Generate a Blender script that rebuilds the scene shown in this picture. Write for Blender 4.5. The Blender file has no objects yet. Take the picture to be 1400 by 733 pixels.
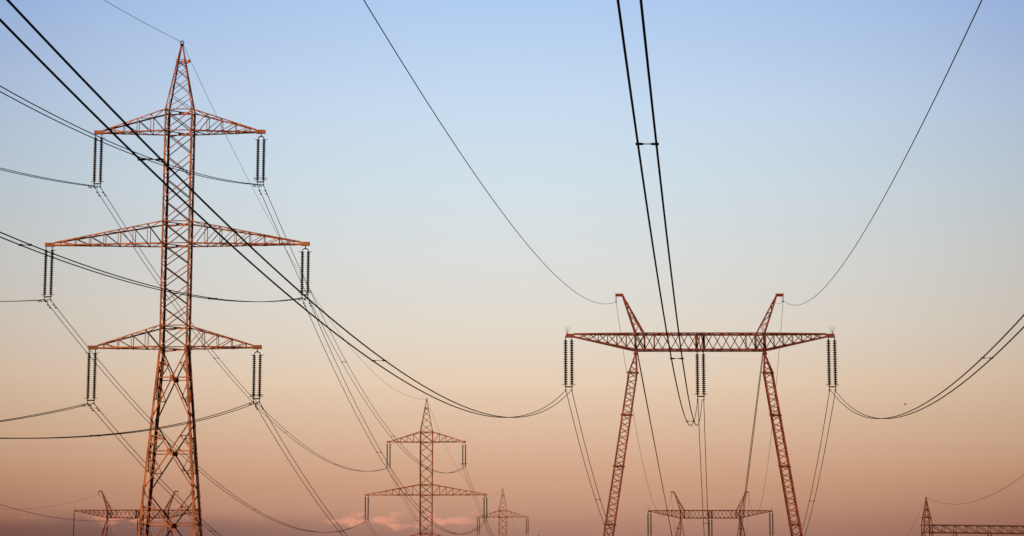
import bpy, math, random
from mathutils import Vector, Matrix
R = math.radians
rnd = random.Random(7)
scene = bpy.context.scene
col = scene.collection

# ------------------------------------------------------------------ camera
cam_d = bpy.data.cameras.new('camera')
cam = bpy.data.objects.new('camera', cam_d); col.objects.link(cam)
cam_d.sensor_width = 36.0
cam_d.lens = 36.0 * 3300.0 / 1400.0
cam.location = (0, 0, 1.7)
cam.rotation_euler = (R(90) + math.atan2(563.5, 3300.0), 0, 0)
cam_d.clip_start = 0.5
cam_d.clip_end = 20000
scene.camera = cam
scene.render.resolution_x, scene.render.resolution_y = 1024, 536

scene.view_settings.view_transform = 'Standard'
scene.view_settings.look = 'None'
scene.view_settings.gamma = 1.0
scene.view_settings.use_curve_mapping = False
EXPO = 1.6
scene.view_settings.exposure = EXPO

# ------------------------------------------------------------------ sun: low, behind the camera on the left
SUN_EL = R(5.0)
_a = R(50.7 + 1.15)
SUN_H = Vector((-math.sin(_a), -math.cos(_a), 0))
sun_dir = Vector((SUN_H.x * math.cos(SUN_EL), SUN_H.y * math.cos(SUN_EL), math.sin(SUN_EL)))
sun_d = bpy.data.lights.new('sun', 'SUN')
sun_d.energy = 5.0
sun_d.angle = R(0.5)
sun_d.color = (1.0, 0.60, 0.29)
sun = bpy.data.objects.new('sun', sun_d); col.objects.link(sun)
sun.rotation_euler = (-sun_dir).to_track_quat('-Z', 'Y').to_euler()
sun.location = (-60, -60, 80)

# ------------------------------------------------------------------ world: dusk sky
world = bpy.data.worlds.new('World'); scene.world = world
world.use_nodes = True
nt = world.node_tree; nt.nodes.clear()


def lin(c):
    c /= 255.0
    return c / 12.92 if c <= 0.04045 else ((c + 0.055) / 1.055) ** 2.4


def node(t, **kw):
    n = nt.nodes.new(t)
    for k, v in kw.items():
        setattr(n, k, v)
    return n


def mth(op, a, b=None, c=None, clamp=False):
    n = node('ShaderNodeMath', operation=op, use_clamp=clamp)
    for i, v in enumerate((a, b, c)):
        if v is None: continue
        if isinstance(v, (int, float)): n.inputs[i].default_value = v
        else: nt.links.new(v, n.inputs[i])
    return n.outputs[0]


def mixc(fac, a, b, mode='MIX'):
    n = node('ShaderNodeMix', data_type='RGBA', blend_type=mode)
    if isinstance(fac, (int, float)): n.inputs['Factor'].default_value = fac
    else: nt.links.new(fac, n.inputs['Factor'])
    for nm, v in (('A', a), ('B', b)):
        s = [i for i in n.inputs if i.name == nm and i.type == 'RGBA'][0]
        if isinstance(v, tuple): s.default_value = v
        else: nt.links.new(v, s)
    return [o for o in n.outputs if o.type == 'RGBA'][0]


def smooth(x, lo, hi):
    n = node('ShaderNodeMapRange', interpolation_type='SMOOTHSTEP')
    nt.links.new(x, n.inputs['Value'])
    n.inputs['From Min'].default_value = lo; n.inputs['From Max'].default_value = hi
    n.inputs['To Min'].default_value = 0; n.inputs['To Max'].default_value = 1
    return n.outputs[0]


SC = 1.0 / 2 ** EXPO
tc = node('ShaderNodeTexCoord')
sep = node('ShaderNodeSeparateXYZ'); nt.links.new(tc.outputs['Generated'], sep.inputs[0])
dx, dy, dz = sep.outputs
hyp = mth('SQRT', mth('ADD', mth('MULTIPLY', dx, dx), mth('MULTIPLY', dy, dy)))
hyp = mth('MAXIMUM', hyp, 1e-4)
cosaz = mth('DIVIDE', dy, hyp)
az = mth('ARCTAN2', dx, dy)
ramp = node('ShaderNodeValToRGB')
rampin = mth('DIVIDE', dz, 0.36)
nt.links.new(rampin, ramp.inputs[0])
sky_keys = [  # sine of the elevation, colour
    (0.000, (110, 84, 88)), (0.0585, (172, 126, 109)), (0.0705, (195, 149, 123)), (0.0797, (206, 159, 129)),
    (0.0977, (219, 181, 152)), (0.1218, (231, 206, 181)), (0.1427, (227, 217, 203)), (0.1727, (219, 222, 220)),
    (0.1995, (211, 224, 231)), (0.2325, (200, 220, 240)), (0.2760, (176, 204, 240)), (0.36, (120, 158, 215))]
cr = ramp.color_ramp
while len(cr.elements) < len(sky_keys): cr.elements.new(0.5)
for e, (p, c) in zip(cr.elements, sky_keys):
    e.position = p / 0.36
    e.color = tuple(lin(v) for v in c) + (1,)
# lens edge darkening put into the sky colour: dimmer away from the view axis
fr = node('ShaderNodeValToRGB'); nt.links.new(rampin, fr.inputs[0])
fk = [(0.06, (13.5, 18, 19)), (0.09, (8.5, 9.5, 11)), (0.14, (9.5, 10.5, 11)), (0.17, (10, 10.5, 11)), (0.28, (13.5, 13, 8.5))]
while len(fr.color_ramp.elements) < len(fk): fr.color_ramp.elements.new(0.5)
for e, (p, c) in zip(fr.color_ramp.elements, fk):
    e.position = p / 0.36; e.color = tuple(v / 30.0 for v in c) + (1,)
fo1 = node('ShaderNodeVectorMath', operation='SCALE'); nt.links.new(fr.outputs[0], fo1.inputs[0])
nt.links.new(mth('MULTIPLY', mth('SUBTRACT', 1.0, cosaz), 30.0), fo1.inputs['Scale'])
fo2 = node('ShaderNodeVectorMath', operation='SUBTRACT'); fo2.inputs[0].default_value = (1, 1, 1); nt.links.new(fo1.outputs[0], fo2.inputs[1])
fo3 = node('ShaderNodeVectorMath', operation='MAXIMUM'); nt.links.new(fo2.outputs[0], fo3.inputs[0]); fo3.inputs[1].default_value = (0.42, 0.40, 0.40)
# cloud bank: mauve haze low on the left with pink lit tops
def noise3(fx, fz, detail, off):
    cb = node('ShaderNodeCombineXYZ')
    nt.links.new(mth('MULTIPLY_ADD', az, fx, off), cb.inputs[0]); nt.links.new(mth('MULTIPLY', dz, fz), cb.inputs[1])
    n_ = node('ShaderNodeTexNoise'); n_.inputs['Scale'].default_value = 1.0; n_.inputs['Detail'].default_value = detail
    n_.inputs['Roughness'].default_value = 0.55
    nt.links.new(cb.outputs[0], n_.inputs['Vector'])
    return n_.outputs[0]


dzw = mth('ADD', dz, mth('MULTIPLY', mth('SUBTRACT', noise3(9.0, 60.0, 3.0, 2.0), 0.5), 0.012))
leftness = mth('SUBTRACT', 1.0, smooth(az, -0.2, 0.06))
bank = mth('MULTIPLY', mth('SUBTRACT', 1.0, smooth(dzw, 0.0575, 0.0690)), mth('MULTIPLY', leftness, 0.97))
sky = mixc(bank, ramp.outputs[0], tuple(lin(v) for v in (137, 102, 95)) + (1,))
prof = mth('SUBTRACT', 1.0, mth('DIVIDE', mth('ABSOLUTE', mth('SUBTRACT', dz, 0.0645)), 0.0050))
prof = mth('MAXIMUM', prof, -1.0)
win1 = mth('MULTIPLY', smooth(az, -0.086, -0.070), mth('SUBTRACT', 1.0, smooth(az, -0.03, 0.004)))
win2 = mth('MULTIPLY', smooth(az, -0.186, -0.165), mth('SUBTRACT', 1.0, smooth(az, -0.150, -0.132)))
win3 = mth('MULTIPLY', mth('MULTIPLY', smooth(az, -0.203, -0.198), mth('SUBTRACT', 1.0, smooth(az, -0.196, -0.191))), 0.5)
win = mth('MAXIMUM', mth('MAXIMUM', win1, win2), win3)
dens = mth('ADD', mth('ADD', noise3(130.0, 300.0, 6.0, 5.0), mth('MULTIPLY', prof, 0.22)), mth('MULTIPLY', win, 0.25))
puff = mth('MULTIPLY', smooth(dens, 0.82, 1.06), mth('MULTIPLY', win, 0.75))
puff = mth('MULTIPLY', puff, smooth(dz, 0.0575, 0.063))
sky = mixc(puff, sky, tuple(lin(v) for v in (236, 160, 134)) + (1,))
vm = node('ShaderNodeVectorMath', operation='SCALE')
fm = node('ShaderNodeVectorMath', operation='MULTIPLY'); nt.links.new(sky, fm.inputs[0]); nt.links.new(fo3.outputs[0], fm.inputs[1])
nt.links.new(fm.outputs[0], vm.inputs[0]); vm.inputs['Scale'].default_value = SC
# the dome above is a physical twilight sky
nish = node('ShaderNodeTexSky', sky_type='NISHITA')
nish.sun_disc = False
nish.sun_elevation = SUN_EL
nish.sun_rotation = math.atan2(sun_dir.x, sun_dir.y)
vm2 = node('ShaderNodeVectorMath', operation='SCALE')
nt.links.new(nish.outputs[0], vm2.inputs[0]); vm2.inputs['Scale'].default_value = 0.05 * SC
high = smooth(dz, 0.29, 0.42)
final = mixc(high, vm.outputs[0], vm2.outputs[0])
bg = node('ShaderNodeBackground'); bg.inputs['Strength'].default_value = 1.0
nt.links.new(final, bg.inputs['Color'])
wo = node('ShaderNodeOutputWorld'); nt.links.new(bg.outputs[0], wo.inputs['Surface'])


# ------------------------------------------------------------------ materials
def paint(name, base, dark, rough=0.6, scale=1.2, amount=0.55, spec=0.3, metal=0.0):
    m = bpy.data.materials.new(name); m.use_nodes = True
    t = m.node_tree; b = t.nodes['Principled BSDF']
    o = t.nodes.new('ShaderNodeTexCoord')
    n1 = t.nodes.new('ShaderNodeTexNoise'); n1.inputs['Scale'].default_value = scale; n1.inputs['Detail'].default_value = 6
    n1.inputs['Roughness'].default_value = 0.65
    t.links.new(o.outputs['Object'], n1.inputs['Vector'])
    r = t.nodes.new('ShaderNodeValToRGB')
    r.color_ramp.elements[0].position = 0.40; r.color_ramp.elements[0].color = dark + (1,)
    r.color_ramp.elements[1].position = 0.42 + 0.5 * amount; r.color_ramp.elements[1].color = base + (1,)
    t.links.new(n1.outputs[0], r.inputs[0]); t.links.new(r.outputs[0], b.inputs['Base Color'])
    b.inputs['Roughness'].default_value = rough
    b.inputs['Metallic'].default_value = metal
    b.inputs['Specular IOR Level'].default_value = spec
    return m


M_STEEL = paint('orange_primer_paint', (0.185, 0.056, 0.015), (0.06, 0.014, 0.005), 0.7, 0.9)
M_RED = paint('red_oxide_paint', (0.095, 0.0135, 0.008), (0.036, 0.006, 0.004), 0.7, 0.9)
M_RUST = paint('brown_weathered_steel', (0.060, 0.023, 0.014), (0.03, 0.013, 0.009), 0.7, 0.9)
M_GLASS = paint('dark_glazed_porcelain', (0.006, 0.005, 0.005), (0.004, 0.004, 0.004), 0.5, 3.0, 0.5, 0.08)
M_FIT = paint('galvanised_fitting', (0.010, 0.009, 0.009), (0.006, 0.006, 0.006), 0.7, 3.0, 0.5, 0.08)
M_WIRE = paint('weathered_conductor', (0.009, 0.008, 0.008), (0.006, 0.006, 0.006), 0.7, 0.5, 0.5, 0.06)
M_BALL = paint('orange_ball_paint', (0.36, 0.10, 0.015), (0.25, 0.06, 0.01), 0.5, 2.0)
M_CONC = paint('concrete', (0.32, 0.30, 0.27), (0.22, 0.20, 0.18), 0.9, 2.0)
M_BIRD = paint('dark_feathers', (0.015, 0.013, 0.012), (0.008, 0.007, 0.006), 0.8, 20)
M_TWIG = paint('spike_wire', (0.05, 0.03, 0.02), (0.03, 0.02, 0.015), 0.7, 3)


# ------------------------------------------------------------------ mesh helpers
class MB:
    def __init__(s): s.v = []; s.f = []

    def add(s, vs, fs):
        o = len(s.v); s.v += [tuple(x) for x in vs]; s.f += [tuple(i + o for i in f) for f in fs]

    def angle(s, p, q, u, v, w, t, wv=None):
        """steel angle section: corner line p-q, flanges of width w along u and v"""
        wv = wv or w
        prof = [u * 0, u * w, u * w + v * t, u * t + v * t, u * t + v * wv, v * wv]
        vs = [p + k for k in prof] + [q + k for k in prof]
        fs = [(i, (i + 1) % 6, 6 + (i + 1) % 6, 6 + i) for i in range(6)]
        fs += [(5, 4, 3, 0), (3, 2, 1, 0), (6, 9, 10, 11), (6, 7, 8, 9)]
        s.add(vs, fs)

    def bar(s, p, q, w, n, off, out=True, corner=None, t=0.010, wv=None):
        """angle section lying flat against the face of outward normal n, at distance off; its second
        flange stands out of the face (out) or into it"""
        p, q, n = Vector(p), Vector(q), Vector(n).normalized()
        d = (q - p).normalized(); n = (n - d * n.dot(d)).normalized()
        u = n.cross(d).normalized()
        if corner is not None and u.dot(Vector(corner)) > 0: u = -u
        # the corner of the section sits on the side named by corner
        vdir = n if out else -n
        s.angle(p - u * (w / 2) + n * off, q - u * (w / 2) + n * off, u, vdir, w, t, wv)

    def box(s, c, x, y, z):
        """box at centre c with half-axis vectors x, y, z"""
        c, x, y, z = map(Vector, (c, x, y, z))
        vs = [c + x * i + y * j + z * k for i in (-1, 1) for j in (-1, 1) for k in (-1, 1)]
        s.add(vs, [(0, 1, 3, 2), (4, 6, 7, 5), (0, 4, 5, 1), (2, 3, 7, 6), (0, 2, 6, 4), (1, 5, 7, 3)])

    def tube(s, pts, r, k=6, closed=False):
        pts = [Vector(p) for p in pts]; n = len(pts); o = len(s.v)
        for i, p in enumerate(pts):
            a = pts[(i - 1) % n] if closed else pts[max(i - 1, 0)]
            b = pts[(i + 1) % n] if closed else pts[min(i + 1, n - 1)]
            d = (b - a).normalized()
            h = Vector((0, 0, 1)) if abs(d.z) < 0.95 else Vector((1, 0, 0))
            e1 = d.cross(h).normalized(); e2 = d.cross(e1)
            rr = r[i] if isinstance(r, (list, tuple)) else r
            for j in range(k):
                t = 2 * math.pi * j / k
                s.v.append(tuple(p + (e1 * math.cos(t) + e2 * math.sin(t)) * rr))
        m = n if closed else n - 1
        for i in range(m):
            i2 = (i + 1) % n
            for j in range(k):
                j2 = (j + 1) % k
                s.f.append((o + i * k + j, o + i * k + j2, o + i2 * k + j2, o + i2 * k + j))
        if not closed:
            s.f.append(tuple(o + j for j in range(k))[::-1]); s.f.append(tuple(o + (n - 1) * k + j for j in range(k)))

    def lathe(s, c, prof, k=12):
        c = Vector(c); o = len(s.v)
        for r, z in prof:
            for j in range(k):
                t = 2 * math.pi * j / k
                s.v.append((c.x + r * math.cos(t), c.y + r * math.sin(t), c.z + z))
        for i in range(len(prof) - 1):
            for j in range(k):
                j2 = (j + 1) % k
                s.f.append((o + i * k + j, o + i * k + j2, o + (i + 1) * k + j2, o + (i + 1) * k + j))
        s.f.append(tuple(o + j for j in range(k))[::-1]); s.f.append(tuple(o + (len(prof) - 1) * k + j for j in range(k)))

    def mesh(s, name, mat, smooth_=False):
        me = bpy.data.meshes.new(name); me.from_pydata(s.v, [], s.f); me.update()
        me.materials.append(mat)
        if smooth_:
            me.polygons.foreach_set('use_smooth', [True] * len(me.polygons))
        return me


def link(name, me, parent=None):
    o = bpy.data.objects.new(name, me); col.objects.link(o)
    if parent is not None: o.parent = parent
    return o


def thing(name, label, cat, loc=(0, 0, 0), rz=0.0, group=None):
    o = bpy.data.objects.new(name, None); col.objects.link(o)
    o.location = loc; o.rotation_euler = (0, 0, rz); o.empty_display_size = 0.5
    o['label'] = label; o['category'] = cat
    if group: o['group'] = group
    return o


V = Vector
XA, YA, ZA = V((1, 0, 0)), V((0, 1, 0)), V((0, 0, 1))
LEFT = V((-1, 0, -0.25))

# ------------------------------------------------------------------ ground
gm = MB()
N = 60
for i in range(N + 1):
    for j in range(N + 1):
        gx = -3000 + 6000 * i / N; gy = -2000 + 8000 * j / N
        gm.v.append((gx, gy, 0.0))
for i in range(N):
    for j in range(N):
        a = i * (N + 1) + j
        gm.f.append((a, a + N + 1, a + N + 2, a + 1))
m_ground = bpy.data.materials.new('dry_grass_field'); m_ground.use_nodes = True
t = m_ground.node_tree; b = t.nodes['Principled BSDF']
o_ = t.nodes.new('ShaderNodeTexCoord')
n1 = t.nodes.new('ShaderNodeTexNoise'); n1.inputs['Scale'].default_value = 0.08; n1.inputs['Detail'].default_value = 10
r_ = t.nodes.new('ShaderNodeValToRGB')
r_.color_ramp.elements[0].position = 0.35; r_.color_ramp.elements[0].color = (0.035, 0.032, 0.014, 1)
r_.color_ramp.elements[1].position = 0.7; r_.color_ramp.elements[1].color = (0.085, 0.066, 0.032, 1)
t.links.new(o_.outputs['Object'], n1.inputs['Vector']); t.links.new(n1.outputs[0], r_.inputs[0])
t.links.new(r_.outputs[0], b.inputs['Base Color']); b.inputs['Roughness'].default_value = 0.95
g = link('ground', gm.mesh('ground', m_ground)); g['kind'] = 'structure'


# ------------------------------------------------------------------ lattice tower (barrel type, three pairs of arms)
def lerp(a, b, t): return a + (b - a) * t


DEP = 0.80          # depth of the body relative to its width
ARMS = [(48.2, 50.05, 7.38, 4), (38.38, 40.28, 11.34, 7), (29.5, 31.3, 7.38, 4)]   # bottom z, top z, reach, panels


def face_panel(mb, z0, z1, w0, w1, face, wb, style='X', base=False):
    """bracing of one panel of one body face; w0 and w1 are half widths at z0 and z1"""
    d0, d1 = w0 * DEP, w1 * DEP
    if face in ('F', 'B'):
        sy = -1 if face == 'F' else 1
        P = lambda s_, z, w: V((s_ * w, sy * w * DEP, z))
        nrm = V((0, sy, 0))
    else:
        sx = -1 if face == 'L' else 1
        P = lambda s_, z, w: V((sx * w, s_ * w * DEP, z))
        nrm = V((sx, 0, 0))
    a, b, c, d = P(-1, z0, w0), P(1, z0, w0), P(-1, z1, w1), P(1, z1, w1)
    nn = (b - a).cross(c - a).normalized()
    if nn.dot(nrm) < 0: nn = -nn
    inner = face == 'B'
    if base and face == 'F':
        mb.bar(a, d, wb, nn, -0.040, out=False)
        mb.bar(c, b, wb, nn, 0.006, out=True, corner=-LEFT)
    elif base and face == 'B':
        mb.bar(a, d, wb, nn, -0.040, out=False, corner=LEFT, wv=0.15)
        mb.bar(c, b, wb, nn, -0.085, out=False, corner=LEFT, wv=0.15)
    elif face in 'LR':
        mb.bar(a, d, wb, nn, -0.035, out=False, wv=0.035)
        mb.bar(c, b, wb, nn, -0.055, out=False, wv=0.035)
    elif style == 'X':
        mb.bar(a, d, wb, nn, -0.040, out=False)
        mb.bar(c, b, wb * 1.2, nn, 0.006 if face in 'FL' else -0.075, out=face in 'FL', corner=LEFT, wv=0.12)              # falling to the right
    elif style == 'Z':
        mb.bar(a, d, wb, nn, -0.040, out=False)
    return a, b, c, d, nn


def make_tower(label, loc, rz, ext=0.0, apex_ball=False, detail=True, group=None):
    root = thing('lattice_pylon', label, 'pylon', loc, rz, group)
    W = 1.2
    zt, zw = 50.05, 29.45                     # top of the body, waist
    slope = (2.44 - 1.2) / (29.45 - 13.54)
    zap = 56.0
    zb = 0.0 - ext                            # in the shifted frame everything above the waist keeps its height
    hw = lambda z: W if z >= zw else W + (zw - z) * slope
    off = V((0, 0, ext))                      # raise all by ext so that the feet stand on the ground
    def T(p): return V(p) + off
    # --- legs: one continuous angle per corner from foot to apex
    for sx in (-1, 1):
        for sy in (-1, 1):
            mb = MB()
            w0 = hw(zb)
            pts = [V((sx * w0, sy * w0 * DEP, zb)), V((sx * W, sy * W * DEP, zw)), V((sx * W, sy * W * DEP, zt)), V((sx * 0.10, sy * 0.08, zap))]
            for (p, q, w) in ((pts[0], pts[1], 0.20), (pts[1], pts[2], 0.155), (pts[2], pts[3], 0.10)):
                mb.angle(T(p), T(q), V((-sx, 0, 0)), V((0, -sy, 0)), w * (1.0 if sy < 0 else 1.25), 0.022)
            link('leg', mb.mesh('leg', M_STEEL), root)
            fb = MB(); fb.box((sx * w0, sy * w0 * DEP, 0.15), (0.45, 0, 0), (0, 0.45, 0), (0, 0, 0.22))
            link('footing', fb.mesh('footing', M_CONC), root)
    # --- body panels
    lv = [50.05, 48.2] + [lerp(48.2, 40.28, k / 4) for k in (1, 2, 3)] + [40.28, 38.38] + [lerp(38.38, 31.3, k / 4) for k in (1, 2, 3)] + [31.3, 29.45]
    horiz = {50.05, 48.2, 40.28, 38.38, 31.3, 29.45}
    base_lv = [29.45, 23.2, 17.3, 11.2, 5.2, zb]
    if base_lv[-2] - zb < 2.5: base_lv = [29.45, 23.2, 17.3, 11.2, zb]
    for face in 'FBLR':
        mb = MB()
        for z1, z0 in zip(lv, lv[1:]):
            face_panel(mb, z0, z1, W, W, face, 0.065, 'X')
        for z in horiz:
            if face in 'FB':
                sy = -1 if face == 'F' else 1
                mb.bar((-W, sy * W * DEP, z), (W, sy * W * DEP, z), 0.09, (0, sy, 0), 0.03, out=True, corner=V((0, 0, -1)))
            else:
                sx = -1 if face == 'L' else 1
                mb.bar((sx * W, -W * DEP, z), (sx * W, W * DEP, z), 0.07, (sx, 0, 0), 0.03, out=True, corner=V((0, 0, -1)))
        for bb in mb.v: pass
        # flared base
        for z1, z0 in zip(base_lv, base_lv[1:]):
            w1, w0 = hw(z1), hw(z0)
            a, b, c, d, nn = face_panel(mb, z0, z1, w0, w1, face, 0.095, 'X', True)
            # crossing height
            tc_ = w1 / (w0 + w1); zc = z1 + (z0 - z1) * tc_; wc = hw(zc)
            A = lambda s_, z: (V((s_ * hw(z), (-1 if face == 'F' else 1) * hw(z) * DEP, z)) if face in 'FB'
                               else V(((-1 if face == 'L' else 1) * hw(z), s_ * hw(z) * DEP, z)))
            mb.bar(A(-1, zc), A(1, zc), 0.09, nn, 0.022 if face in 'FB' else -0.09, out=False, corner=V((0, 0, -1)), wv=0.06)
            X = (A(-1, zc) + A(1, zc)) / 2
            hx = (A(1, zc) - A(-1, zc)).normalized()
            up = nn.cross(hx).normalized()
            gs = 0.22 if face in 'FB' else 0.18
            mb.box(X - nn * 0.012, hx * gs, up * gs * 0.9, nn * 0.008)
            # stub plates on the leg nodes
            for s_ in (-1, 1):
                nd = A(s_, z1)
                mb.box(nd - hx * s_ * 0.16 - up * 0.24 + nn * 0.036, hx * 0.11, up * 0.15, nn * 0.006)
                # redundant members
                for (ze, sg) in ((z1, 1), (z0, -1)):
                    zm = (ze + zc) / 2
                    L = A(s_, zm)
                    D = (A(s_, ze) + X) / 2
                    D = D + ZA * (zm - D.z)
                    mb.bar(L, D, 0.085, nn, -0.135, out=False)
                    mb.bar(A(s_, zc), D, 0.075, nn, -0.16, out=False)
                    z4 = (ze * 0.25 + zc * 0.75)
                    mb.bar(A(s_, lerp(zc, zm, 0.5)), lerp(A(s_, zc), D, 0.5), 0.065, nn, -0.185, out=False)
        # peak
        pl = [50.05, 51.55, 52.85, 53.9, 54.6, 55.3]
        fw = lambda z: lerp(W, 0.11, (z - zt) / (zap - zt)); fd = lambda z: lerp(W * DEP, 0.085, (z - zt) / (zap - zt))
        for k, (z0, z1) in enumerate(zip(pl, pl[1:-1])):
            if face in 'FB':
                sy = -1 if face == 'F' else 1
                Q = lambda s_, z: V((s_ * fw(z), sy * fd(z), z)); nr = V((0, sy, 0.1))
            else:
                sx = -1 if face == 'L' else 1
                Q = lambda s_, z: V((sx * fw(z), s_ * fd(z), z)); nr = V((sx, 0, 0.1))
            mb.bar(Q(-1, z0), Q(1, z1), 0.045, nr, -0.035, out=False)
            mb.bar(Q(-1, z1), Q(1, z0), 0.05, nr, 0.006 if face == 'F' else -0.07, out=face == 'F', corner=LEFT, wv=0.09 if face in 'FB' else 0.035)
            if k == 3:
                mb.bar(Q(-1, z1), Q(1, z1), 0.06, nr, 0.026, out=True)
                mb.bar(Q(-1, z1 - 0.2), Q(1, z1 - 0.2), 0.06, nr, 0.026, out=True)
        mb.v = [tuple(V(p) + off) for p in mb.v]
        link('face_bracing', mb.mesh('face_bracing', M_STEEL), root)
    # --- plan bracing inside the body at the arm levels
    for z in sorted(horiz):
        mb = MB()
        for s_ in (-1, 1):
            mb.bar((-W * s_, -W * DEP, z - 0.12), (W * s_, W * DEP, z - 0.12), 0.07, (0, 0, 1), 0.05 * s_, out=s_ > 0)
        mb.box((0, 0, z - 0.12), (0.12, 0, 0), (0, 0.12, 0), (0, 0, 0.06))
        mb.v = [tuple(V(p) + off) for p in mb.v]
        link('plan_bracing', mb.mesh('plan_bracing', M_STEEL), root)
    # --- crossarms
    for (z0, z1, reach, npan) in ARMS:
        for sx in (-1, 1):
            mb = MB()
            xt = reach - 0.78; yt = 0.15
            bf = lambda k, sy: V((sx * lerp(W, xt, k), sy * lerp(W * DEP, yt, k), z0))
            tf = lambda k, sy: V((sx * lerp(W, xt, k), sy * lerp(W * DEP, yt, k), lerp(z1, z0 + 0.20, k)))
            for sy in (-1, 1):
                nf = V((0, sy, 0))
                mb.bar(bf(0, sy), bf(1.0, sy), 0.11, nf, 0.012, out=False, corner=V((0, 0, -1)), t=0.014, wv=0.20)
                mb.bar(tf(0, sy), tf(1.0, sy), 0.10, nf, 0.012, out=False, corner=V((0, 0, 1)), t=0.014, wv=0.17)
                ks = [k / (npan + 0.45) for k in range(npan + 1)]
                for k in range(1, npan + 1):
                    mb.bar(bf(ks[k], sy), tf(ks[k], sy), 0.055, nf, -0.02, out=False)
                    mb.bar(bf(ks[k - 1], sy), tf(ks[k], sy), 0.062, nf, 0.028, out=(sy < 0), corner=LEFT if sx < 0 else None, wv=0.11 if sx < 0 else None)
            for k in range(npan):
                s1 = 1 if k % 2 else -1
                mb.bar(bf(ks[k], s1), bf(ks[k + 1], -s1), 0.06, (0, 0, -1), 0.02, out=True)
                mb.bar(bf(ks[k + 1], 1), bf(ks[k + 1], -1), 0.05, (0, 0, -1), 0.05, out=True)
                mb.bar(tf(ks[k + 1], 1), tf(ks[k + 1], -1), 0.05, (0, 0, 1), 0.03, out=True)
                mb.bar(tf(ks[k], s1), tf(ks[k + 1], -s1), 0.05, (0, 0, 1), 0.05, out=False)
            mb.v = [tuple(V(p) + off) for p in mb.v]
            arm = link('crossarm', mb.mesh('crossarm', M_STEEL), root)
            tp = MB()
            for sy in (-1, 1):
                tp.box(T((sx * (reach - 0.40), sy * 0.165, z0 + 0.05)), (0.40, 0, 0), (0, 0.012, 0), (0, 0, 0.14))
                tp.box(T((sx * (reach - 0.40), sy * 0.125, z0 - 0.10)), (0.40, 0, 0), (0, 0.026, 0), (0, 0, 0.012))
                for q in (-0.25, 0.0, 0.25):
                    tp.tube([T((sx * (reach - 0.36) + q, sy * 0.178, z0 + 0.05)), T((sx * (reach - 0.36) + q, sy * 0.205, z0 + 0.05))], 0.035, 6)
            for q in (-0.27, 0.27):
                tp.box(T((sx * (reach - 0.36) + q, 0, z0 - 0.09)), (0.05, 0, 0), (0, 0.15, 0), (0, 0, 0.03))
            link('tip_plate', tp.mesh('tip_plate', M_STEEL), arm)
    # --- apex
    ap = MB()
    ap.box(T((0, 0, zap - 0.05)), (0.13, 0, 0), (0, 0.11, 0), (0, 0, 0.10))
    ring = [T((0.15 * math.cos(a_), 0.0, zap + 0.19 + 0.15 * math.sin(a_))) for a_ in [2 * math.pi * k / 14 for k in range(14)]]
    ap.tube(ring, 0.045, 6, closed=True)
    link('earth_wire_clamp', ap.mesh('earth_wire_clamp', M_FIT, True), root)
    if apex_ball:
        bl = MB()
        prof = [(0.02, -0.17)] + [(0.17 * math.sin(a_), -0.17 * math.cos(a_)) for a_ in [math.pi * k / 8 for k in range(1, 8)]] + [(0.02, 0.17)]
        bl.lathe(T((0.66, -0.42, 54.42)), prof, 14)
        bl.tube([T((0.36, -0.22, 54.45)), T((0.64, -0.40, 54.42))], 0.03, 6)
        link('orange_ball', bl.mesh('orange_ball', M_BALL, True), root)
    return root


T_DIR = V((0.05256198, 0.99861766, 0)); T_LAT = V((math.cos(0.02), -math.sin(0.02), 0))
T_RZ = -0.02
T1 = V((-28.605, 203.0, 0)); T2 = V((-15.90, 447.5, 0)); T3 = V((-2.635, 696.4, 0)); T4 = V((10.4, 944.0, 0))
EXT = {1: 0.0, 2: -2.88, 3: -0.25, 4: 1.3}
G_T = 'lattice pylons of one line'
make_tower('largest orange lattice pylon with three crossarms, dark ring and orange ball at its peak', T1, T_RZ, EXT[1], True, True, G_T)
make_tower('medium orange lattice pylon between the largest pylon and the big red portal pylon', T2, T_RZ, EXT[2], False, True, G_T)
make_tower('small orange lattice pylon, only one crossarm showing, just behind the medium pylon', T3, T_RZ, EXT[3], False, True, G_T)
make_tower('farthest lattice pylon, only its tip showing above the bottom edge', T4, T_RZ, EXT[4], False, True, G_T)

# ------------------------------------------------------------------ insulators
MESH = {}


def string_mesh(key, n, pitch, rad):
    """hanging string of n porcelain discs, top at z 0"""
    if key in MESH: return MESH[key]
    mb = MB()
    prof = [(0.03, 0.02)]
    for k in range(n):
        z = -k * pitch
        prof += [(0.070, z), (0.078, z - pitch * 0.25), (rad * 0.70, z - pitch * 0.36), (rad, z - pitch * 0.60), (rad * 0.97, z - pitch * 0.74),
                 (0.070, z - pitch * 0.70), (0.060, z - pitch * 0.98)]
    prof.append((0.03, -n * pitch - 0.03))
    mb.lathe((0, 0, 0), prof, 12)
    MESH[key] = mb.mesh('insulator_string', M_GLASS, False)
    return MESH[key]


def fit_mesh(key, build):
    if key not in MESH:
        mb = MB(); build(mb); MESH[key] = mb.mesh(key.split('#')[0], M_FIT)
    return MESH[key]


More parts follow.
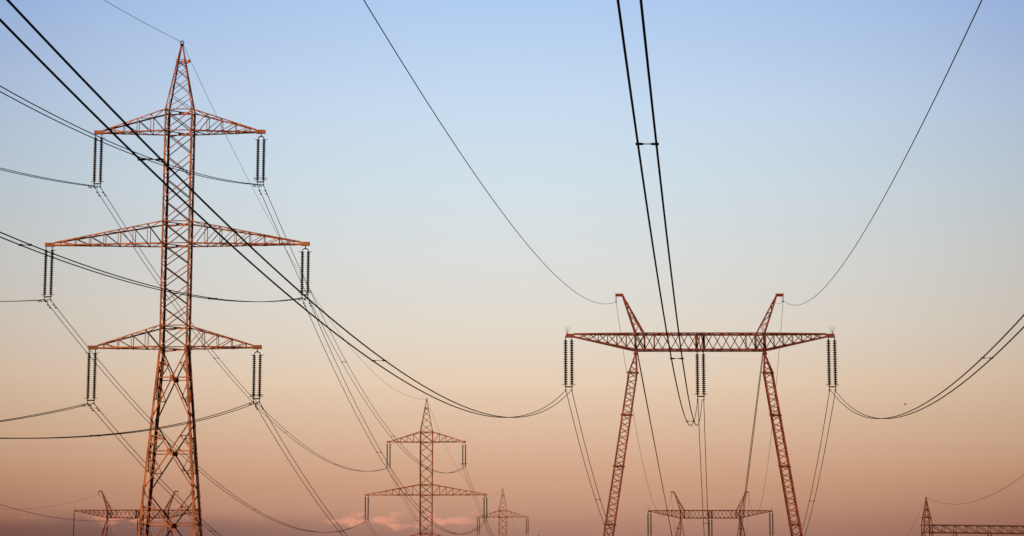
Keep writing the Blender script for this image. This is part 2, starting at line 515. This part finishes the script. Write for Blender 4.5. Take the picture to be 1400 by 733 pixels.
def insulator_set(label, loc, rz, kind, group, double=True):
    """kind 'pair': two strings straight under a plate; 'yoke': two strings under a top yoke on one shackle; 'portal'"""
    root = thing('insulator_set', label, 'insulator', loc, rz, group)
    if kind == 'portal_middle': n, pitch, rad, gap, top = 20, 0.176, 0.180, 0.265, -0.22
    elif kind == 'portal': n, pitch, rad, gap, top = 20, 0.195, 0.180, 0.265, -0.22
    elif kind == 'yoke': n, pitch, rad, gap, top = 22, 0.163, 0.155, 0.25, -0.50
    elif kind == 'single': n, pitch, rad, gap, top = 20, 0.195, 0.10, 0.0, -0.22
    else: n, pitch, rad, gap, top = 24, 0.163, 0.160, 0.265, -0.28
    bot = top - n * pitch
    xs = (-gap, gap) if gap else (0.0,)
    for x in xs:
        s = link('insulator_string', string_mesh(kind, n, pitch, rad), root); s.location = (x, 0, top)

    def horns(mb, x, sg):
        mb.tube([(x, 0, top - 0.02), (x + sg * 0.16, 0.0, top - 0.05), (x + sg * 0.34, 0, top + 0.02)], 0.022, 5)
        mb.tube([(x, 0, top - 0.02), (x, 0.16, top - 0.05), (x, 0.34, top + 0.02)], 0.018, 5)
    if kind == 'yoke':
        def topf(mb):
            mb.tube([(0, 0, 0.06), (0, 0, -0.30)], 0.05, 6)
            mb.tube([(-gap, 0, top + 0.02), (-gap * 0.85, 0, -0.33), (-gap * 0.5, 0, -0.27), (0, 0, -0.25), (gap * 0.5, 0, -0.27), (gap * 0.85, 0, -0.33), (gap, 0, top + 0.02)], 0.05, 6)
            for x in xs: horns(mb, x, 1 if x > 0 else -1)
        link('top_yoke', fit_mesh('top_yoke#' + kind, topf), root)
    else:
        for x in xs:
            sg = 1 if x > 0 else -1
            def topf(mb):
                mb.tube([(0, 0, 0.06), (0, 0, top + 0.02)], 0.04, 6)
                if kind == 'pair': horns(mb, 0, sg)
            link('shackle', fit_mesh(f'shackle#{kind}{sg}', topf), root).location = (x, 0, 0)

    def botf(mb):
        if gap:
            mb.box((0, 0, bot - 0.16), (gap + 0.08, 0, 0), (0, 0.02, 0), (0, 0, 0.055))
            for x in xs:
                mb.tube([(x, 0, bot + 0.01), (x, 0, bot - 0.16)], 0.035, 6)
                sg = 1 if x > 0 else -1
                mb.tube([(x, 0, bot - 0.06), (x + sg * 0.16, 0, bot - 0.02), (x + sg * 0.32, 0, bot + 0.06)], 0.02, 5)
            if kind == 'yoke':
                rg = [(math.cos(a_) * (gap + 0.33), math.sin(a_) * 0.30, bot + 0.16) for a_ in [2 * math.pi * k / 18 for k in range(18)]]
                mb.tube(rg, 0.018, 5, closed=True)
        else:
            mb.tube([(0, 0, bot + 0.01), (0, 0, bot - 0.3)], 0.03, 6)
            mb.box((0, 0, bot - 0.05), (0.25, 0, 0), (0, 0.02, 0), (0, 0, 0.04))
    link('bottom_yoke', fit_mesh('bottom_yoke#' + kind, botf), root)

    def clampf(mb):
        mb.tube([(0, 0, 0.24), (0, 0, 0.03)], 0.028, 6)
        mb.tube([(0, -0.42, -0.075), (0, -0.2, -0.03), (0, 0, 0.0), (0, 0.2, -0.03), (0, 0.42, -0.075)], [0.035, 0.055, 0.065, 0.055, 0.035], 6)
    for x in xs:
        c = link('conductor_clamp', fit_mesh('conductor_clamp#' + kind, clampf), root); c.location = (x, 0, bot - 0.16 - 0.24)
    return root, bot - 0.40


def tp(base, lat, z, dirv=T_DIR, latv=T_LAT, s=0.0):
    return base + latv * lat + dirv * s + V((0, 0, z))


ORD = {'L': 'left', 'R': 'right'}
LEVEL = ['top', 'middle', 'lowest']
PN = {1: 'largest pylon', 2: 'medium lattice pylon', 3: 'small lattice pylon'}
CLZ = {}
for ti, base in ((1, T1), (2, T2), (3, T3)):
    for li, (z0, z1, reach, npan) in enumerate(ARMS):
        if ti == 2 and li == 2: continue
        if ti == 3 and li >= 1: continue
        for side, sg in (('L', -1), ('R', 1)):
            lat = sg * (reach - 0.36)
            kind = 'pair' if sg < 0 else 'yoke'
            lab = f"twin insulator strings under the {ORD[side]} end of the {PN[ti]}'s {LEVEL[li]} crossarm"
            if ti == 3: lab = f"twin insulator strings under the {ORD[side]} end of the {PN[ti]}'s crossarm"
            insulator_set(lab, tp(base, lat, z0 - 0.12 + EXT[ti]), T_RZ, kind, 'insulators of the lattice pylons')
# clamp heights under the plates
CL_PAIR = -0.28 - 24 * 0.163 - 0.40
CL_YOKE = -0.50 - 22 * 0.163 - 0.40


# ------------------------------------------------------------------ portal pylons
def lattice_col(mb, p0, p1, w0, w1, n, chord, lace, xl=True, latx=XA, laty=YA):
    """square lattice column between p0 and p1, half widths w0 -> w1, n panels"""
    p0, p1 = V(p0), V(p1)
    d = (p1 - p0).normalized()
    ex = (latx - d * latx.dot(d)).normalized(); ey = (laty - d * laty.dot(d)).normalized()
    C = lambda k, sx, sy: lerp(p0, p1, k) + ex * sx * lerp(w0, w1, k) + ey * sy * lerp(w0, w1, k)
    for sx in (-1, 1):
        for sy in (-1, 1):
            mb.angle(C(0, sx, sy), C(1, sx, sy), -ex * sx, -ey * sy, chord, 0.014)
    for k in range(n):
        a, b = k / n, (k + 1) / n
        for sy in (-1, 1):
            s_ = 1 if (k % 2 == 0) == (sy < 0) else -1
            mb.bar(C(a, -s_, sy), C(b, s_, sy), lace, ey * sy, -0.03, out=False)
            mb.bar(C(a, sy, -s_), C(b, sy, s_), lace, ex * sy, -0.03, out=False)


def make_portal(label, loc, rz, group, ext=0.0, guys=True):
    root = thing('portal_pylon', label, 'pylon', loc, rz, group)
    H = 31.1 + ext; HB = 29.70 + ext
    # --- crossbar
    mb = MB()
    xj, xe = 5.56, 11.56
    dB = 0.62; dE = 0.16
    yd = lambda x: dB if abs(x) <= xj else lerp(dB, dE, (abs(x) - xj) / (10.85 - xj))
    zbm = lambda x: HB if abs(x) <= xj else lerp(HB, H - 0.24, (abs(x) - xj) / (10.85 - xj))
    for sy in (-1, 1):
        nf = V((0, sy, 0))
        for xa, xb in ((-10.85, -xj), (-xj, xj), (xj, 10.85)):
            mb.bar((xa, sy * yd(xa), H), (xb, sy * yd(xb), H), 0.125, nf, 0.01, out=False, corner=ZA, t=0.016, wv=0.24)
            mb.bar((xa, sy * yd(xa), zbm(xa)), (xb, sy * yd(xb), zbm(xb)), 0.125, nf, 0.01, out=False, corner=-ZA, t=0.016, wv=0.26)
        xs = []
        # centre lattice, one X per bay
        inner = [-4.78 + 0.745 * k for k in range(7)]
        bays = [(a, b) for a, b in zip(inner, inner[1:])]
        bays += [(-b, -a) for a, b in bays]
        bays += [(-xj, -4.78), (4.78, xj), (-0.31, 0.0), (0.0, 0.31)]
        arm = [xj + 0.80 * k for k in range(7)]
        armb = [(a, b) for a, b in zip(arm, arm[1:])]
        bays += armb + [(-b, -a) for a, b in armb]
        for a, b in bays:
            heavy = 0.10 if abs(a + b) / 2 > 4.78 and abs(a + b) / 2 < xj else 0.075
            if sy > 0 and heavy < 0.1: continue
            mb.bar((a, sy * yd(a), zbm(a) + 0.03), (b, sy * yd(b), H - 0.03), heavy, nf, -0.035, out=False)
            mb.bar((a, sy * yd(a), H - 0.03), (b, sy * yd(b), zbm(b) + 0.03), heavy, nf, 0.024, out=sy < 0, corner=LEFT, wv=0.13)
        verts = [-xj, -4.78, -3.95, -0.31, 0.31, 3.95, 4.78, xj] + arm[1:] + [-x for x in arm[1:]]
        for x in verts:
            w = 0.15 if abs(x) in (xj,) or abs(x) < 0.4 else (0.10 if abs(x) == 4.78 else 0.06)
            mb.bar((x, sy * yd(x), zbm(x)), (x, sy * yd(x), H), w, nf, -0.07, out=False)
    # top and bottom plan lacing
    k = 0; x = -10.4
    while x < 10.4:
        x2 = min(x + 0.9, 10.6); s1 = 1 if k % 2 else -1
        mb.bar((x, s1 * yd(x), H), (x2, -s1 * yd(x2), H), 0.06, (0, 0, 1), 0.02, out=False)
        mb.bar((x, s1 * yd(x), zbm(x)), (x2, -s1 * yd(x2), zbm(x2)), 0.06, (0, 0, -1), 0.02, out=False)
        x = x2; k += 1
    bar_o = link('crossbar', mb.mesh('crossbar', M_RED), root)
    tpb = MB()
    for sx in (-1, 1):
        for sy in (-1, 1):
            tpb.box((sx * 11.2, sy * 0.18, H - 0.14), (0.37, 0, 0), (0, 0.012, 0), (0, 0, 0.15))
        for q in (-0.27, 0.27):
            tpb.box((sx * 11.32 + q, 0, H - 0.26), (0.05, 0, 0), (0, 0.165, 0), (0, 0, 0.03))
    link('end_plate', tpb.mesh('end_plate', M_RED), bar_o)
    hb = MB()
    for q in (-0.27, 0.27):
        hb.box((q, 0, HB - 0.06), (0.05, 0, 0), (0, 0.60, 0), (0, 0, 0.035))
    link('hanger_plate', hb.mesh('hanger_plate', M_RED), bar_o)
    for sx in (-1, 1):
        # --- leg
        lb = MB()
        top = V((sx * 5.54, 0, HB - 0.30)); dirx = 0.158 * sx
        pt = lambda z: V((sx * 5.54 + dirx * (top.z - z), 0, z))
        rings = [top.z, 27.75 + ext, 24.1 + ext, 19.7 + ext, 14.75 + ext, 9.9 + ext, 5.0 + ext * .6, 2.3, 0.35]
        ws = [0.07, 0.41, 0.42, 0.43, 0.45, 0.45, 0.45, 0.40, 0.08]
        for z1, z0, w1, w0 in zip(rings, rings[1:], ws, ws[1:]):
            nn_ = max(3, round((z1 - z0) / 0.52))
            lattice_col(lb, pt(z1), pt(z0), w1, w0, nn_, 0.13, 0.065)
        for z, w in zip(rings[1:-1], ws[1:-1]):
            for sy in (-1, 1):
                lb.bar(pt(z) + V((-w, sy * w, 0)), pt(z) + V((w, sy * w, 0)), 0.10, (0, sy, 0), 0.016, out=True)
                lb.bar(pt(z) + V((sy * w, -w, 0)), pt(z) + V((sy * w, w, 0)), 0.10, (sy, 0, 0), 0.016, out=True)
        lb.box((sx * 5.54, 0, HB - 0.13), (0.10, 0, 0), (0, 0.30, 0), (0, 0, 0.16))
        lb.tube([V((sx * 5.54 - .2, 0, HB - 0.30)), V((sx * 5.54 + .2, 0, HB - 0.30))], 0.11, 8)
        link('leg', lb.mesh('leg', M_RED), root)
        fb = MB(); pf = pt(0.2); fb.box((pf.x, 0, 0.1), (0.6, 0, 0), (0, 0.6, 0), (0, 0, 0.25))
        link('footing', fb.mesh('footing', M_CONC), root)
        # --- earth wire peak
        pk = MB()
        Zp = H + 3.45
        def pkc(k_, out_, sy):
            return V((sx * (lerp(5.60, 6.76, k_) if out_ else lerp(4.78, 6.62, k_)), sy * lerp(dB, 0.10, k_), lerp(H + 0.02, Zp, k_)))
        for sy in (-1, 1):
            for o2 in (True, False):
                ux = V((-sx, 0, 0)) if o2 else V((sx, 0, 0))
                pk.angle(pkc(0, o2, sy), pkc(1, o2, sy), ux, V((0, -sy, 0)), 0.125, 0.014)
            kk = [0.0, 0.25, 0.52, 0.77, 0.97]
            for a, b_ in zip(kk, kk[1:]):
                o2 = kk.index(a) % 2 == 0
                pk.bar(pkc(a, o2, sy), pkc(b_, not o2, sy), 0.06, (0, sy, 0), -0.03, out=False)
                pk.bar(pkc(b_, True, sy), pkc(b_, False, sy), 0.07, (0, sy, 0), 0.02, out=True)
        for o2 in (True, False):
            for a, b_ in zip(kk, kk[1:]):
                pk.bar(pkc(a, o2, -1), pkc(b_, o2, 1), 0.05, (sx if o2 else -sx, 0, 0), -0.03, out=False)
        pk.box((sx * 6.93, 0, Zp), (0.34, 0, 0), (0, 0.12, 0), (0, 0, 0.07))
        pk.box((sx * 6.93, 0, Zp - 0.13), (0.32, 0, 0), (0, 0.09, 0), (0, 0, 0.03))
        po = link('earth_wire_peak', pk.mesh('earth_wire_peak', M_RED), root)
        hg = MB()
        hg.tube([(sx * 7.21, 0, Zp + 0.1), (sx * 7.21, 0, Zp - 0.62)], 0.04, 6)
        hg.tube([(sx * 7.21, -.25, Zp - 0.66), (sx * 7.21, 0, Zp - 0.60), (sx * 7.21, .25, Zp - 0.66)], 0.045, 6)
        if sx > 0:
            hg.tube([(sx * 7.21, 0, Zp - 0.45), (7.0, 0, Zp - 0.75), (6.75, 0, Zp - 0.85), (6.55, 0, Zp - 0.72), (6.5, 0, Zp - 0.45)], 0.013, 5)
        link('wire_hanger', hg.mesh('wire_hanger', M_FIT), po)
        # --- bird spikes on the crossbar ends
        sp = MB()
        for q, (ux, uy) in enumerate(((-0.32, 0.1), (0.05, -0.1), (0.28, 0.12), (-0.12, 0.0))):
            p0 = V((sx * 11.42, 0, H + 0.02))
            sp.tube([p0, p0 + V((ux * 0.5, uy, 0.36)), p0 + V((ux * 1.05, uy * 1.3, 0.66))], [0.016, 0.013, 0.010], 5)
        link('bird_spikes', sp.mesh('bird_spikes', M_TWIG), root)
        # --- guys
        if guys:
            for sy in (-1, 1):
                gy = MB()
                ax_ = -0.12 if sx < 0 else 1.2
                a = V((sx * 5.42, sy * 0.45, HB - 0.15)); gx_ = ax_ + sy * 13.0 * 0.080; b_ = V((gx_, sy * 13.0, 0.12))
                gy.tube([lerp(a, b_, k_ / 10) - ZA * (0.12 * 4 * (k_ / 10) * (1 - k_ / 10)) for k_ in range(11)], 0.030, 6)
                link('guy_wire', gy.mesh('guy_wire', M_WIRE), root)
                an = MB(); an.box((gx_, sy * 13.0, 0.06), (0.5, 0, 0), (0, 0.5, 0), (0, 0, 0.18))
                link('guy_anchor', an.mesh('guy_anchor', M_CONC), root)
    return root


P_DIR = V((0.08436182, 0.99643519, 0)); P_LAT = V((1.0, 0.0, 0.0))
P_RZ = 0.0
P1 = V((16.20, 206.0, 0)); P2 = V((36.88, 450.3, 0)); P3 = V((-68.02, 440.0, 0))
PE = {1: 0.0, 2: 1.72, 3: 1.08}
G_P = 'guyed portal pylons'
make_portal('big red portal pylon on two leaning lattice legs, nearest of the portal pylons', P1, P_RZ, G_P, PE[1])
make_portal('small portal pylon between the leaning legs of the big red portal pylon', P2, P_RZ, G_P, PE[2])
make_portal('small portal pylon partly hidden behind the base of the largest lattice pylon', P3, P_RZ, G_P, PE[3])
PNM = {1: 'big red portal pylon', 2: 'small portal pylon between the big legs', 3: 'small portal pylon behind the largest lattice pylon'}
for pi, base in ((1, P1), (2, P2), (3, P3)):
    for nm, lat, z in (('left end', -11.32, 31.1 - 0.29), ('middle', 0.0, 29.70 - 0.10), ('right end', 11.32, 31.1 - 0.29)):
        if pi == 3:
            lab = f'single insulator string, crossbar {nm} of the {PNM[3]}'
            insulator_set(lab, tp(base, lat - (0.25 if lat < 0 else 0), z + PE[pi], P_DIR, P_LAT), P_RZ, 'single', 'insulators of the portal pylons')
        else:
            lab = f'twin insulator strings, crossbar {nm} of the {PNM[pi]}'
            insulator_set(lab, tp(base, lat, z + PE[pi], P_DIR, P_LAT), P_RZ, 'portal_middle' if nm == 'middle' else 'portal', 'insulators of the portal pylons')
CL_P = -0.22 - 20 * 0.195 - 0.40


# ------------------------------------------------------------------ wires
def curve_pts(base, dirv, latv, lat, zf, s0, s1, step=2.5):
    n = max(8, int(abs(s1 - s0) / step)); out = []
    for k in range(n + 1):
        s = lerp(s0, s1, k / n)
        out.append(base + dirv * s + latv * lat + V((0, 0, zf(s))))
    return out


def earth_wire(label, base, dirv, latv, lat, zf, s0, s1, r=0.014, group=None):
    o0 = base + latv * lat + dirv * s0 + V((0, 0, zf(s0)))
    mb = MB(); mb.tube([p - o0 for p in curve_pts(base, dirv, latv, lat, zf, s0, s1)], r, 6)
    o = link('earth_wire', mb.mesh('earth_wire', M_WIRE, True)); o.location = o0
    o['label'] = label; o['category'] = 'wire'
    if group: o['group'] = group
    return o


def bundle(label, base, dirv, latv, lat, zf, s0, s1, r, half=0.25, spacers=(), dampers=True, group=None, sr=1.0):
    o0 = base + latv * lat + dirv * s0 + V((0, 0, zf(s0)))
    root = thing('conductor_bundle', label, 'power line', o0, 0, group)
    for sg in (-1, 1):
        mb = MB()
        mb.tube([p - o0 for p in curve_pts(base, dirv, latv, lat + sg * half, zf, s0, s1)], r, 6)
        link('conductor', mb.mesh('conductor', M_WIRE, True), root)
        if dampers:
            for sd in (1.15, 1.9):
                s = s0 + math.copysign(sd, s1 - s0)
                p = base + dirv * s + latv * (lat + sg * half) + V((0, 0, zf(s))) - o0
                db = MB()
                db.tube([p + V((0, 0, 0.02)), p - V((0, 0, 0.12))], 0.022, 6)
                db.tube([p + dirv * (-0.20) - V((0, 0, 0.13)), p + dirv * (-0.10) - V((0, 0, 0.12)), p + dirv * 0.10 - V((0, 0, 0.12)), p + dirv * 0.20 - V((0, 0, 0.13))], [0.05, 0.022, 0.022, 0.05], 6)
                link('vibration_damper', db.mesh('vibration_damper', M_FIT), root)
    for s in spacers:
        p = base + dirv * s + latv * lat + V((0, 0, zf(s))) - o0
        sb = MB()
        h = half
        sb.tube([p - latv * (h + 0.05), p - latv * (h - 0.09), p - latv * (h - 0.13), p + latv * (h - 0.13), p + latv * (h - 0.09), p + latv * (h + 0.05)],
                [0.055 * sr, 0.05 * sr, 0.020 * sr, 0.020 * sr, 0.05 * sr, 0.055 * sr], 6)
        for sg in (-1, 1):
            q = p + latv * (sg * h)
            e = dirv * 0.09 + V((0, 0, (zf(s + 0.09) - zf(s))))
            sb.tube([q - e, q + e], 0.045 * sr, 6)
        link('spacer', sb.mesh('spacer', M_FIT), root)
    return root


G_C = 'twin conductors of the lattice pylons'; G_C2 = 'twin conductors of the portal pylons'; G_E = 'thin earth wires'
RT, RP, RE = 0.029, 0.025, 0.018
par = lambda z0, b_, c_: (lambda s: z0 + b_ * s + c_ * s * s)


def span(z0, z1, L, sag):
    return lambda s: z0 + (z1 - z0) * s / L - 4 * sag * s * (L - s) / L ** 2


BACK = {('R', 0): (0.1972, 0.000600), ('L', 0): (0.1790, 0.00050), ('R', 1): (0.1850, 0.000576), ('L', 1): (0.1745, 0.00050),
        ('R', 2): (0.1793, 0.00052), ('L', 2): (0.1723, 0.00045)}
SAG = {('R', 0): 9.15, ('L', 0): 8.4, ('R', 1): 9.3, ('L', 1): 8.75, ('R', 2): 9.0, ('L', 2): 8.7}
L12 = (T2 - T1).length; L23 = (T3 - T2).length; L34 = (T4 - T3).length
for li, (z0, z1, reach, npan) in enumerate(ARMS):
    for side, sg in (('L', -1), ('R', 1)):
        lat = sg * (reach - 0.36)
        cz = z0 - 0.12 + (CL_PAIR if sg < 0 else CL_YOKE)
        bb, cc = BACK[(side, li)]
        sps = {('R', 0): (-47, -95), ('R', 1): (-44, -93), ('R', 2): (-60,), ('L', 0): (), ('L', 1): (), ('L', 2): ()}[(side, li)]
        bundle(f"twin wires from {ORD[side]} end of the largest pylon's {LEVEL[li]} crossarm to the left edge",
               T1, T_DIR, T_LAT, lat, par(cz, bb, cc), 0, -205, RT, 0.25, sps, True, G_C)
        sg1 = SAG[(side, li)]
        bundle(f"twin wires sagging from {ORD[side]} end of the largest pylon's {LEVEL[li]} crossarm towards the medium pylon",
               T1, T_DIR, T_LAT, lat, span(cz, cz + EXT[2], L12, sg1), 0, L12, RT, 0.25, (14 if li == 9 else 60, 113, 166, 215), True, G_C)
        if not (li == 2):
            bundle(f"twin wires from {ORD[side]} end of the medium pylon's {LEVEL[li]} crossarm towards the small lattice pylon",
                   T2, T_DIR, T_LAT, lat, span(cz + EXT[2], cz + EXT[3], L23, 9.1), 0, L23, RT, 0.25, (60, 113, 166), False, G_C)
        if li == 0:
            bundle(f"twin wires leaving the {ORD[side]} end of the small lattice pylon's crossarm",
                   T3, T_DIR, T_LAT, lat, span(cz + EXT[3], cz + EXT[4], L34, 9.1), 0, L34, RT, 0.25, (60, 113), False, G_C)
zE = 56.22
earth_wire('thin wire from the peak of the largest pylon up and out over the top edge', T1, T_DIR, T_LAT, 0, par(zE, 0.172, 0.00034), 0, -205, RE, G_E)
earth_wire('thin wire sagging between the peaks of the largest pylon and the medium pylon', T1, T_DIR, T_LAT, 0, span(zE, zE + EXT[2], L12, 8.2), 0, L12, RE, G_E)
earth_wire('thin wire sagging between the peaks of the medium pylon and the small lattice pylon', T2, T_DIR, T_LAT, 0, span(zE + EXT[2], zE + EXT[3], L23, 8.3), 0, L23, RE, G_E)
earth_wire('thin wire running from the peak of the small lattice pylon down to the farthest pylon', T3, T_DIR, T_LAT, 0, span(zE + EXT[3], zE + EXT[4], L34, 8.3), 0, L34, RE, G_E)

# portal line
L_P = (P2 - P1).length
zO = 31.1 - 0.29 + CL_P; zC = 29.6 - 0.22 - 20 * 0.176 - 0.40
bundle("thick twin cables from the upper left corner to the big portal crossbar's left end",
       P1, P_DIR, P_LAT, -11.30, par(zO, 0.1870, 0.000661), 0, -206, RP, 0.235, (-117, -153.8), False, G_C2, 0.5)
bundle('thick twin cables dropping from the top edge past the middle of the big portal crossbar',
       P1, P_DIR, P_LAT, -0.085, par(zC, 0.1785, 0.000613), 0, -206, 0.024, 0.19, (-80, -122.7, -158.1), False, G_C2, 0.55)
bundle("thick twin cables dipping from the big portal's right end to the right edge",
       P1, P_DIR, P_LAT, 11.30, par(zO, 0.1895, 0.000682), 0, -206, RP, 0.18, (-118,), False, G_C2, 0.45)
bundle('twin cables running steeply down from the left end of the big portal crossbar', P1, P_DIR, P_LAT, -11.33, span(zO, zO + PE[2], L_P, 9.4), 0, L_P, 0.030, 0.25, (50, 110, 170, 220), False, G_C2)
bundle('twin cables running straight down from the middle insulators of the big portal crossbar', P1, P_DIR, P_LAT, 0.0, span(zC, zC + PE[2], L_P, 9.4), 0, L_P, 0.030, 0.25, (62, 115, 170, 220), False, G_C2)
bundle('twin cables running steeply down from the right end of the big portal crossbar', P1, P_DIR, P_LAT, 11.33, span(zO, zO + PE[2], L_P, 9.4), 0, L_P, 0.030, 0.25, (51, 110, 170, 220), False, G_C2)
zS = 31.1 + 3.45 - 0.63
earth_wire('thin wire curving from the top edge down to the left peak of the big portal', P1, P_DIR, P_LAT, -7.21, par(zS, 0.1735, 0.000452), 0, -206, 0.0155, G_E)
earth_wire('thin wire curving from the right peak of the big portal up to the top edge', P1, P_DIR, P_LAT, 7.21, par(zS + 0.1, 0.181, 0.000435), 0, -206, 0.0155, G_E)
earth_wire("thin wire hanging from the big portal's left peak to the small portal between its legs", P1, P_DIR, P_LAT, -7.21, span(zS, zS + PE[2], L_P, 9.8), 0, L_P, 0.017, G_E)
earth_wire("thin wire hanging from the big portal's right peak to the small portal between its legs", P1, P_DIR, P_LAT, 7.21, span(zS, zS + PE[2], L_P, 9.6), 0, L_P, 0.017, G_E)
L_P2 = 245.0
for sd, lat in (('left', -7.21), ('right', 7.21)):
    earth_wire(f'thin wire dropping from the {sd} peak of the small portal between the big legs', P2, P_DIR, P_LAT, lat, span(zS + PE[2], zS + PE[2], L_P2, 9.7), 0, L_P2, 0.015, G_E)
    earth_wire(f'thin wire dropping from the {sd} peak of the small portal behind the largest lattice pylon', P3, P_DIR, P_LAT, lat, span(zS + PE[3], zS, L_P2, 9.7), 0, L_P2, 0.015, G_E)
earth_wire('faint wire from the left edge to the peak of the portal behind the largest pylon', P3, P_DIR, P_LAT, -7.21, par(zS + PE[3], 0.168, 0.00092), 0, -225, 0.016, G_E)
cw = earth_wire('dark sagging cable from the left edge to the portal crossbar behind the largest pylon', P3, P_DIR, P_LAT, -0.05, par(HBZ := 29.7 + PE[3] - 0.08, 0.1027, 0.000715), 0, -225, 0.034, 'single cables')
cw.name = 'power_cable'


# ------------------------------------------------------------------ substation gantry on the right
def make_gantry():
    gx, gy = 54.8, 320.0
    rz = R(10)
    root = thing('substation_gantry', 'dark steel gantry with a pointed post and long truss beam at the lower right', 'gantry', (gx, gy, 0), rz)
    span_ = 27.0
    for px in (0.0, span_):
        mb = MB()
        lv = [0.2 + 1.55 * k for k in range(15)]
        lv[-1] = 21.9
        lattice_col(mb, (px, 0, 0.2), (px, 0, 21.9), 0.68, 0.60, 14, 0.13, 0.07)
        lattice_col(mb, (px, 0, 21.9), (px, 0, 22.9), 0.60, 0.47, 1, 0.11, 0.06)
        lattice_col(mb, (px, 0, 22.9), (px, 0, 24.0), 0.47, 0.27, 2, 0.11, 0.06)
        lattice_col(mb, (px, 0, 24.0), (px, 0, 25.45), 0.27, 0.05, 1, 0.10, 0.05)
        for z, w in ((20.95, 0.605), (21.9, 0.6), (22.9, 0.47), (24.0, 0.27)):
            for sy in (-1, 1):
                mb.bar((px - w, sy * w, z), (px + w, sy * w, z), 0.10, (0, sy, 0), 0.02, out=True)
                mb.bar((px + sy * w, -w, z), (px + sy * w, w, z), 0.10, (sy, 0, 0), 0.02, out=True)
        mb.box((px, 0, 25.5), (0.08, 0, 0), (0, 0.08, 0), (0, 0, 0.10))
        link('post', mb.mesh('post', M_RUST), root)
        fb = MB(); fb.box((px, 0, 0.1), (1.0, 0, 0), (0, 1.0, 0), (0, 0, 0.2)); link('footing', fb.mesh('footing', M_CONC), root)
    mb = MB()
    x0, x1 = 0.66, span_ - 0.66; n = 16; zB, zT, d = 20.92, 21.9, 0.45
    X = lambda k: lerp(x0, x1, k / n)
    for sy in (-1, 1):
        nf = (0, sy, 0)
        for z, c in ((zT, ZA), (zB, -ZA)):
            mb.bar((x0, sy * d, z), (x1, sy * d, z), 0.15, nf, 0.012, out=False, corner=c, t=0.016)
        for k in range(n + 1):
            mb.bar((X(k), sy * d, zB), (X(k), sy * d, zT), 0.09, nf, -0.03, out=False)
        for k in range(n):
            mb.bar((X(k), sy * d, zT), (X(k + 1), sy * d, zB), 0.08, nf, 0.03, out=sy < 0)
    for k in range(n):
        s1 = 1 if k % 2 else -1
        for z, up in ((zT, 1), (zB, -1)):
            mb.bar((X(k), s1 * d, z), (X(k + 1), -s1 * d, z), 0.07, (0, 0, up), 0.02, out=False)
    beam = link('beam', mb.mesh('beam', M_RUST), root)
    return root, gx, gy, rz, [X(2), X(5), X(8)]


groot, gx, gy, grz, hooks = make_gantry()
gdir = V((math.cos(grz), math.sin(grz), 0)); gnor = V((-math.sin(grz), math.cos(grz), 0))
for k, hx in enumerate(hooks[:2]):
    nm = 'closer to the pointed post' if k == 0 else 'farther from the pointed post'
    rt = thing('insulator_set', f'small V-shaped insulator fitting under the gantry beam, {nm}', 'insulator', V((gx, gy, 0)) + gdir * hx + V((0, 0, 20.92)), grz, 'insulators of the gantry')
    for sg in (-1, 1):
        mb = MB(); mb.tube([(sg * 0.22, 0, 0.0), (sg * 0.22, 0, -0.22)], 0.05, 6); mb.box((sg * 0.22, 0, -0.03), (0.09, 0, 0), (0, 0.44, 0), (0, 0, 0.025))
        prof = [(0.03, 0)]
        for q in range(9): prof += [(0.05, -q * 0.16), (0.13, -q * 0.16 - 0.09), (0.05, -q * 0.16 - 0.11)]
        st = MB(); st.lathe((0, 0, 0), prof + [(0.03, -1.5)], 10)
        so = link('insulator_string', st.mesh('insulator_string', M_GLASS), rt); so.location = (sg * 0.22, 0, -0.22)
        so.rotation_euler = (0, R(10) * sg, 0)
        link('top_fitting', mb.mesh('top_fitting', M_FIT), rt)
GP = V((gx, gy, 0))
earth_wire('faint wire dipping from the pointed gantry post and rising to the right edge', GP, -P_DIR, V((0, 0, 0)), 0, par(25.55, -0.1190, 0.000625), 0, 300, 0.017, G_E)
earth_wire('faint wire falling steeply leftwards from the pointed gantry post', GP, P_DIR, V((0, 0, 0)), 0, par(25.50, -0.108, 0.00050), 0, 215, 0.015, G_E)

# ------------------------------------------------------------------ a bird
bm_ = MB()
bm_.tube([(-0.16, 0, 0), (-0.10, 0, 0.01), (0.0, 0, 0.015), (0.09, 0, 0.01), (0.14, 0, 0.02), (0.18, 0, 0.015), (0.21, 0, 0.01)], [0.012, 0.03, 0.05, 0.045, 0.03, 0.028, 0.006], 8)
for sg in (-1, 1):
    a = [(0.06, sg * 0.03, 0.02), (0.05, sg * 0.14, 0.09), (-0.02, sg * 0.26, 0.06), (-0.06, sg * 0.14, 0.07), (-0.05, sg * 0.03, 0.01)]
    up = [tuple(V(p) + V((0, 0, 0.008))) for p in a]
    bm_.add(a + up, [(0, 1, 2, 3, 4), (9, 8, 7, 6, 5)] + [(i, 5 + i, 5 + (i + 1) % 5, (i + 1) % 5) for i in range(5)])
bird = link('bird', bm_.mesh('bird', M_BIRD, True)); bird.location = (40.95, 250, 29.99); bird.rotation_euler = (0, R(10), R(150))
bird['label'] = 'tiny dark bird flying above the dip of the right hand cables'; bird['category'] = 'bird'
